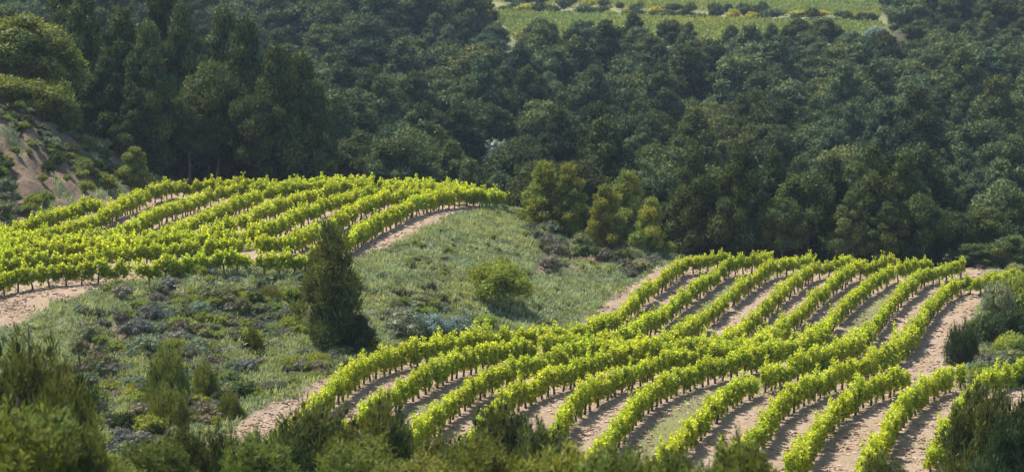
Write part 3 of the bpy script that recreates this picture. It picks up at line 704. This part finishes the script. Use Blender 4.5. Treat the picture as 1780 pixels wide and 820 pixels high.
for i, (rk, x, y, s) in enumerate(wood):
    kt = rng.random(); tv = rng.random(); rot = rng.random() * 6.28; v = rng.integers(4)
    if i in visset:
        rc[rk] = rc.get(rk, 0) + 1
        key = f'round{v}' if kt < .6 else f'tall{v}'; leaf = 'pine_far'; kind = 'round-topped pine' if kt < .6 else 'upright pine'
        if kt > .965: key, leaf, kind = 'farsparse', 'silver', 'pale grey-green tree'
        p = PROTO[key]; cm, tm = get_meshes(key, leaf)
        o = bpy.data.objects.new('pine_tree' if leaf != 'silver' else 'broadleaf_tree', None); COL.objects.link(o); o.location = (x, y, WZ[i] - .2); o.rotation_euler = (0, 0, rot); o.scale = (s * .95, s * .95, s * .92)
        o['label'] = f"{kind} in the wood, {ordw(rc[rk])} from the left in its {ordw(rk + 1)} rank back"; o['category'] = 'pine tree' if leaf != 'silver' else 'tree'; o['group'] = 'pines of the wood on the slope'
        c = bpy.data.objects.new('crown', cm); COL.objects.link(c); c.parent = o
        if tm: c = bpy.data.objects.new('trunk', tm); COL.objects.link(c); c.parent = o
    else:
        key = f'far{v}' if kt < .62 else f'fart{v}'; mo = 0
        if kt > .975: key, mo = 'farsparse', 1
        fi = 8 if mo else (v if kt < .62 else 4 + v); inst.append((x, y, WZ[i] - .2, rot, s, s * .92, fi))
print('TREES', len(wood), 'far', len(inst), 'vines', len(vines))
def scatter(name, keys, inst):
    src = bpy.data.collections.new(name + '_kinds')
    for n, (k, leaf) in enumerate(keys):
        so = bpy.data.objects.new(f'{name}_kind_{n:02d}', get_meshes(k, leaf)[0]); src.objects.link(so)
    I = np.array(inst, float); me = bpy.data.meshes.new(name); me.vertices.add(len(I)); me.vertices.foreach_set('co', I[:, :3].astype(np.float32).ravel())
    for nm, ty, dat in (('rz', 'FLOAT', I[:, 3]), ('sx', 'FLOAT', I[:, 4]), ('sz', 'FLOAT', I[:, 5]), ('pick', 'INT', I[:, 6])):
        at = me.attributes.new(nm, ty, 'POINT'); at.data.foreach_set('value', dat.astype(np.int32 if ty == 'INT' else np.float32))
    me.update(); o = bpy.data.objects.new(name, me); COL.objects.link(o)
    g = bpy.data.node_groups.new(name, 'GeometryNodeTree'); g.interface.new_socket('Geometry', in_out='INPUT', socket_type='NodeSocketGeometry'); g.interface.new_socket('Geometry', in_out='OUTPUT', socket_type='NodeSocketGeometry')
    nn = g.nodes.new; gi, go, ip, ci = nn('NodeGroupInput'), nn('NodeGroupOutput'), nn('GeometryNodeInstanceOnPoints'), nn('GeometryNodeCollectionInfo')
    ci.inputs['Collection'].default_value = src; ci.inputs['Separate Children'].default_value = True; ci.inputs['Reset Children'].default_value = True
    def na(nm, ty): a = nn('GeometryNodeInputNamedAttribute'); a.data_type = ty; a.inputs['Name'].default_value = nm; return [x for x in a.outputs if x.enabled and x.name == 'Attribute'][0]
    cr, cs = nn('ShaderNodeCombineXYZ'), nn('ShaderNodeCombineXYZ'); L = g.links.new
    L(na('rz', 'FLOAT'), cr.inputs[2]); sx = na('sx', 'FLOAT'); L(sx, cs.inputs[0]); L(sx, cs.inputs[1]); L(na('sz', 'FLOAT'), cs.inputs[2])
    L(gi.outputs[0], ip.inputs['Points']); L(ci.outputs[0], ip.inputs['Instance']); ip.inputs['Pick Instance'].default_value = True
    L(na('pick', 'INT'), ip.inputs['Instance Index']); L(cr.outputs[0], ip.inputs['Rotation']); L(cs.outputs[0], ip.inputs['Scale']); L(ip.outputs[0], go.inputs[0])
    md = o.modifiers.new('scatter', 'NODES'); md.node_group = g; return o
o = scatter('pine_wood', [(f'far{i}', 'pine_far') for i in range(4)] + [(f'fart{i}', 'pine_far') for i in range(4)] + [('farsparse', 'silver')], inst); o['kind'] = 'stuff'; o['label'] = 'far pine wood covering the slope up to and around the far field'; o['category'] = 'pine wood'

# ------------------------------------------------------------------ far field: vine rows, hedges, broom
rng = np.random.default_rng(9); mb = MB()
def far_strip(y0, x0, x1, y1, n, hh, sp, mi, w=.7):
    t = np.linspace(0, 1, n); x = x0 + (x1 - x0) * t; y = y0 + (y1 - y0) * t
    k = 9; xx = np.repeat(x, k) + rng.normal(size=n * k) * .45; yy = np.repeat(y, k) + rng.normal(size=n * k) * w * .5
    zz = hgt0(xx, yy) + rng.random(n * k) * hh; c = np.stack([xx, yy, zz], -1)
    cards(mb, c, rng.normal(size=(n * k, 3)) + [0, 0, .8], sp, sp * .35, rng, mi)
for y0 in np.arange(362, 700, 2.6):
    if 462 < y0 < 498: continue
    xs = np.linspace(-34, 110, 180); ys = y0 - .75 * xs; ok = sdist(xs, ys, FP) > 1.2
    if ok.sum() > 4: a, b = xs[ok][0], xs[ok][-1]; far_strip(y0 - .75 * a, a, b, y0 - .75 * b, int((b - a) / .8), 1.1, .6, 0)
o = mb.build('far_vine_rows', [M['farvine']]); o['kind'] = 'stuff'; o['label'] = 'thin pale vine rows of the far field above the wood'; o['category'] = 'vine rows'
tree_mesh('fbush', 380, 'bush', 2, 1.3, 0, 500, .4, .08, 'scrub', wood=False, cs=CS2)
hs = []
for y0, n in ((464, 24), (496, 20), (480, 12)):
    for j in range(n):
        x = -2 + (74 / n) * (j + .2 + .6 * rng.random()); hs.append((x, y0 - .75 * x + rng.normal() * 1.2))
hs.sort()
for n, (x, y) in enumerate(hs):
    br = rng.random() < .16; nm = 'broom_bush' if br else 'hedge_bush'
    put_tree('fbush', nm, f"{'yellow flowering broom' if br else 'dark hedge bush'}, {ordw(n + 1)} from the left along the bank of the far field", 'bush', x, y, 1.3 + 1.8 * rng.random(), 2.5 + 3.2 * rng.random(), rng.random() * 6, 'bushes along the bank of the far field', 'broom' if br else 'pine_far')

# ------------------------------------------------------------------ low shrubs on the banks
rng = np.random.default_rng(31)
def zone(n, pxr, pyr, keys, leafs, hr, where, group, name='low_shrub', minsep=1.0):
    got = []; tries = 0
    while len(got) < n and tries < n * 40:
        tries += 1; px, py = rng.uniform(*pxr), rng.uniform(*pyr); q = hit([px], [py])[0]
        if lower_sd(q[0], q[1]) > -.7 or upper_sd(q[0], q[1]) > -.7: continue
        if any(math.hypot(q[0] - a[0], q[1] - a[1]) < minsep for a in got): continue
        got.append((q[0], q[1], px))
    got.sort(key=lambda t: t[2])
    for k, (x, y, px) in enumerate(got):
        li = rng.integers(len(leafs)); lf = leafs[li]; hgt_ = rng.uniform(*hr)
        nm = {'scrub': 'grey-green', 'heather': 'dull purple-grey', 'shrub': 'olive-green', 'pine': 'dark green', 'pine_sunlit': 'olive-green'}[lf]
        put_tree(keys[rng.integers(len(keys))], name, f"{nm} low shrub, {ordw(k + 1)} from the left {where}", 'shrub', x, y, hgt_, hgt_ * rng.uniform(1.2, 2.0), rng.random() * 6, group, lf, crown_name='foliage', trunk_name='stem')
SK = ['scrub0', 'scrub1', 'scrub2', 'scrub3']
LK = ['scrub', 'scrub', 'scrub', 'heather', 'heather', 'shrub', 'pine']
zone(42, (190, 560), (478, 555), SK, LK, (.35, .95), 'along the top of the scrubby left bank', 'low shrubs along the top of the left bank', minsep=.6)
zone(48, (130, 560), (556, 640), SK, LK, (.35, 1.05), 'halfway down the scrubby left bank', 'low shrubs halfway down the left bank', minsep=.6)
zone(36, (130, 460), (641, 780), SK, LK, (.35, 1.05), 'at the foot of the scrubby left bank', 'low shrubs at the foot of the left bank', minsep=.6)
zone(34, (640, 960), (400, 590), SK, ['scrub', 'scrub', 'shrub', 'scrub'], (.3, .6), 'on the grassy middle bank', 'low shrubs on the middle bank')
zone(26, (920, 1110), (395, 470), SK, ['scrub', 'heather', 'pine'], (.6, 1.3), 'under the pines at the bank end', 'low shrubs at the bank end')
zone(30, (0, 215), (235, 385), SK, ['scrub', 'scrub', 'shrub', 'pine', 'pine_sunlit'], (.5, 1.35), 'on the bare earth slope', 'low shrubs on the earth slope', minsep=1.4)
zone(22, (1120, 1190), (440, 470), SK, ['scrub', 'heather'], (.5, 1.0), 'at the top corner of the lower vineyard', 'low shrubs by the lower vineyard corner', minsep=.7)

# ------------------------------------------------------------------ undergrowth merging the shrubs into the banks
rng = np.random.default_rng(37); inst = []
def under(n, x0, x1, y0, y1, th, smin, smax, kinds, keep=.6):
    x = rng.uniform(x0, x1, n); y = rng.uniform(y0, y1, n); k = (lower_sd(x, y) < -.6) & (upper_sd(x, y) < -keep - 3 * (fbm(x * .2, y * .2, 92, 2) > .35)) & (fbm(x * .35, y * .35, 91, 3) > th) & (np.abs(x / y) < .27)
    x, y = x[k], y[k]; z = hgt(x, y)
    for a_, b_, c_ in zip(x, y, z):
        sc = rng.uniform(smin, smax); inst.append((a_, b_, c_ - .06, rng.random() * 6.3, sc * rng.uniform(1, 1.6), sc, kinds[rng.integers(len(kinds))]))
under(4600, -32, -4, 78, 124, .45, .25, .85, [0, 1, 2, 3, 0, 4, 5, 6, 8, 8], 4.5)
under(2200, -8, 20, 108, 172, .53, .2, .55, [0, 1, 2, 3, 8])
under(2300, -50, -30, 144, 184, .41, .35, 1.0, [0, 1, 2, 3, 6, 7, 8])
under(900, 8, 16, 140, 170, .36, .4, 1.1, [0, 1, 2, 5])
under(3000, 17, 45, 74, 150, .36, .5, 1.3, [0, 1, 2, 6, 7])
o = scatter('undergrowth', [('scrub0', 'scrub'), ('scrub1', 'scrub'), ('scrub2', 'scrub'), ('scrub3', 'scrub'), ('scrub1', 'heather'), ('scrub2', 'heather'), ('scrub0', 'shrub'), ('scrub3', 'pine'), ('scrub2', 'shrub')], inst)
o['kind'] = 'stuff'; o['label'] = 'tangled low undergrowth of thyme and dry twigs spread over the banks'; o['category'] = 'undergrowth'

# ------------------------------------------------------------------ grass
rng = np.random.default_rng(41); mb = MB()
def grass(n, x0, x1, y0, y1, ln):
    x = rng.uniform(x0, x1, n); y = rng.uniform(y0, y1, n); s1 = lower_sd(x, y) + wob(x, y, 51) * 1.1; s2 = upper_sd(x, y) + wob(x, y, 52) * 1.1
    bh = (x + (y - 170) * .05 < -32) & (y > 142) & (fbm((x + y * .3) * .6, y * .25, 61, 4) > .33)
    for a_, b_, r_ in BS: bh |= np.hypot(x - a_, (y - b_) * .6) < r_ * .75
    k = (s1 < 0) & (s2 < 0) & ~bh & (fbm(x * .9, y * .9, 71, 3) > .17) & (np.abs(CX + F_PX * x / y - 890) < 1000)
    x, y, s1, s2 = x[k], y[k], s1[k], s2[k]; z = hgt(x, y, s1, s2); n = len(x); cl = np.clip(fbm(x * .5, y * .5, 72, 3) * .5 + 1.6 * (fbm(x * 1.9 + y * .6, y * 1.5, 73, 2) - .25), 0, 1.1)
    for b in range(5):
        c = np.stack([x + rng.normal(size=n) * .13, y + rng.normal(size=n) * .1, z - .03], -1); ax = rng.normal(size=(n, 3)) * .42 + [.15, -.1, .8]
        cards(mb, c, ax, ln * (.35 + 1.3 * cl) * (.6 + .7 * rng.random(n)), .028 + .02 * rng.random(n), rng, 0, np.clip(cl + rng.normal(size=n) * .22, 0, 1))
grass(120000, -32, 24, 76, 175, .30)
grass(16000, -48, -30, 76, 120, .34)
grass(12000, -52, -28, 140, 185, .34)
grass(20000, 17, 45, 74, 150, .34)
# grass of the green alleys between the vines
for i in (1, 5):
    pg = np.concatenate([LROW[i], LROW[i + 1][::-1]]); a, b = pg.min(0), pg.max(0); x = rng.uniform(a[0], b[0], 26000); y = rng.uniform(a[1], b[1], 26000)
    k = sdist(x, y, pg) > .55; x, y = x[k], y[k]; z = hgt(x, y); n = len(x)
    for j in range(3): cards(mb, np.stack([x + rng.normal(size=n) * .07, y + rng.normal(size=n) * .07, z - .02], -1), rng.normal(size=(n, 3)) * .5 + [0, 0, .8], .11 * (.6 + .8 * rng.random(n)), .018, rng, 0, .35 + .5 * rng.random(n))
o = mb.build('grass', [M['grass']]); o['kind'] = 'stuff'; o['label'] = 'short grey-green grass covering the banks and two vine alleys'; o['category'] = 'grass'

# ------------------------------------------------------------------ clods and stones turned up by the tractor, weeds in the rows
rng = np.random.default_rng(43); mb = MB()
cube = np.array([[x_, y_, z_] for x_ in (-1, 1) for y_ in (-1, 1) for z_ in (-1, 1)], float); cf_ = np.array([[0, 1, 3, 2], [4, 6, 7, 5], [0, 4, 5, 1], [2, 3, 7, 6], [0, 2, 6, 4], [1, 5, 7, 3]])
def clods(n, x0, x1, y0, y1, poly, smin, smax):
    x = rng.uniform(x0, x1, n); y = rng.uniform(y0, y1, n); k = (sdist(x, y, poly) > .1) & (np.abs(x / y) < .27) & (fbm(x * .9, y * .5, 95, 3) > .38); x, y = x[k], y[k]; n = len(x)
    z = hgt(x, y); sz = smin + (smax - smin) * rng.random(n) ** 3
    v = cube[None] * (1 + .35 * rng.normal(size=(n, 8, 3))) * sz[:, None, None] * np.array([1.2, 1, .65]); a_ = rng.random(n) * 6.3
    vx = v[..., 0] * np.cos(a_)[:, None] - v[..., 1] * np.sin(a_)[:, None]; vy = v[..., 0] * np.sin(a_)[:, None] + v[..., 1] * np.cos(a_)[:, None]
    v = np.stack([vx + x[:, None], vy + y[:, None], v[..., 2] + z[:, None]], -1).reshape(-1, 3)
    mb.add(v, (cf_[None] + (np.arange(n) * 8)[:, None, None]).reshape(-1, 4), 0, np.repeat(rng.random(n), 8))
clods(34000, -16, 28, 76, 112, LP, .018, .07); clods(16000, 0, 38, 112, 158, LP, .03, .08); clods(14000, -34, -14, 100, 128, UP, .025, .08); clods(7000, -14, 0, 126, 174, UP, .03, .08)
M['clod'] = mat('clod', lambda nt, bs, o: nt.links.new(mixc(nt, attr(nt, 'tone'), (.22, .15, .10), (.50, .39, .29)), bs.inputs['Base Color']), .95, .05)
o = mb.build('soil_clods', [M['clod']]); o['kind'] = 'stuff'; o['label'] = 'loose clods and small stones lying on the ploughed vineyard soil'; o['category'] = 'soil clods'
mb = MB()
def weeds(n, rows):
    q = np.concatenate([resample(rw, .12) for rw in rows]); q = q[rng.random(len(q)) < n]; q = q[fbm(q[:, 0] * .4, q[:, 1] * .4, 97, 3) > .46]
    q = np.concatenate([q + rng.normal(size=q.shape) * np.array([.28, .28]) for _ in range(4)]); z = hgt(q[:, 0], q[:, 1]); m_ = len(q)
    cards(mb, np.stack([q[:, 0], q[:, 1], z - .02], -1), rng.normal(size=(m_, 3)) * .5 + [0, 0, .8], .16 * (.5 + rng.random(m_)), .022, rng, 0, .2 + .6 * rng.random(m_))
weeds(.8, LROW + UROW)
o = mb.build('weeds', [M['grass']]); o['kind'] = 'stuff'; o['label'] = 'thin weeds growing at the feet of the vines'; o['category'] = 'weeds'

# ------------------------------------------------------------------ air
hv = bpy.data.materials.new('air'); hv.use_nodes = True; nt = hv.node_tree; nt.nodes.clear()
oo = nt.nodes.new("ShaderNodeOutputMaterial"); pv = nt.nodes.new("ShaderNodeVolumePrincipled")
pv.inputs["Color"].default_value = (.62, .78, 1.0, 1); pv.inputs["Density"].default_value = .00014; pv.inputs["Anisotropy"].default_value = .0
nt.links.new(pv.outputs[0], oo.inputs["Volume"])
V = np.array([[x, y, z] for x in (-1250, 1250) for y in (-300, 1700) for z in (-40, 110)], float)
Fq = np.array([[0, 1, 3, 2], [4, 6, 7, 5], [0, 4, 5, 1], [2, 3, 7, 6], [0, 2, 6, 4], [1, 5, 7, 3]])
o = bpy.data.objects.new('haze', make_mesh('haze', V, Fq, np.zeros(6), np.zeros(8), np.zeros(8), [hv])); COL.objects.link(o); o['kind'] = 'stuff'
o['label'] = 'pale blue air haze over the valley'; o['category'] = 'haze'
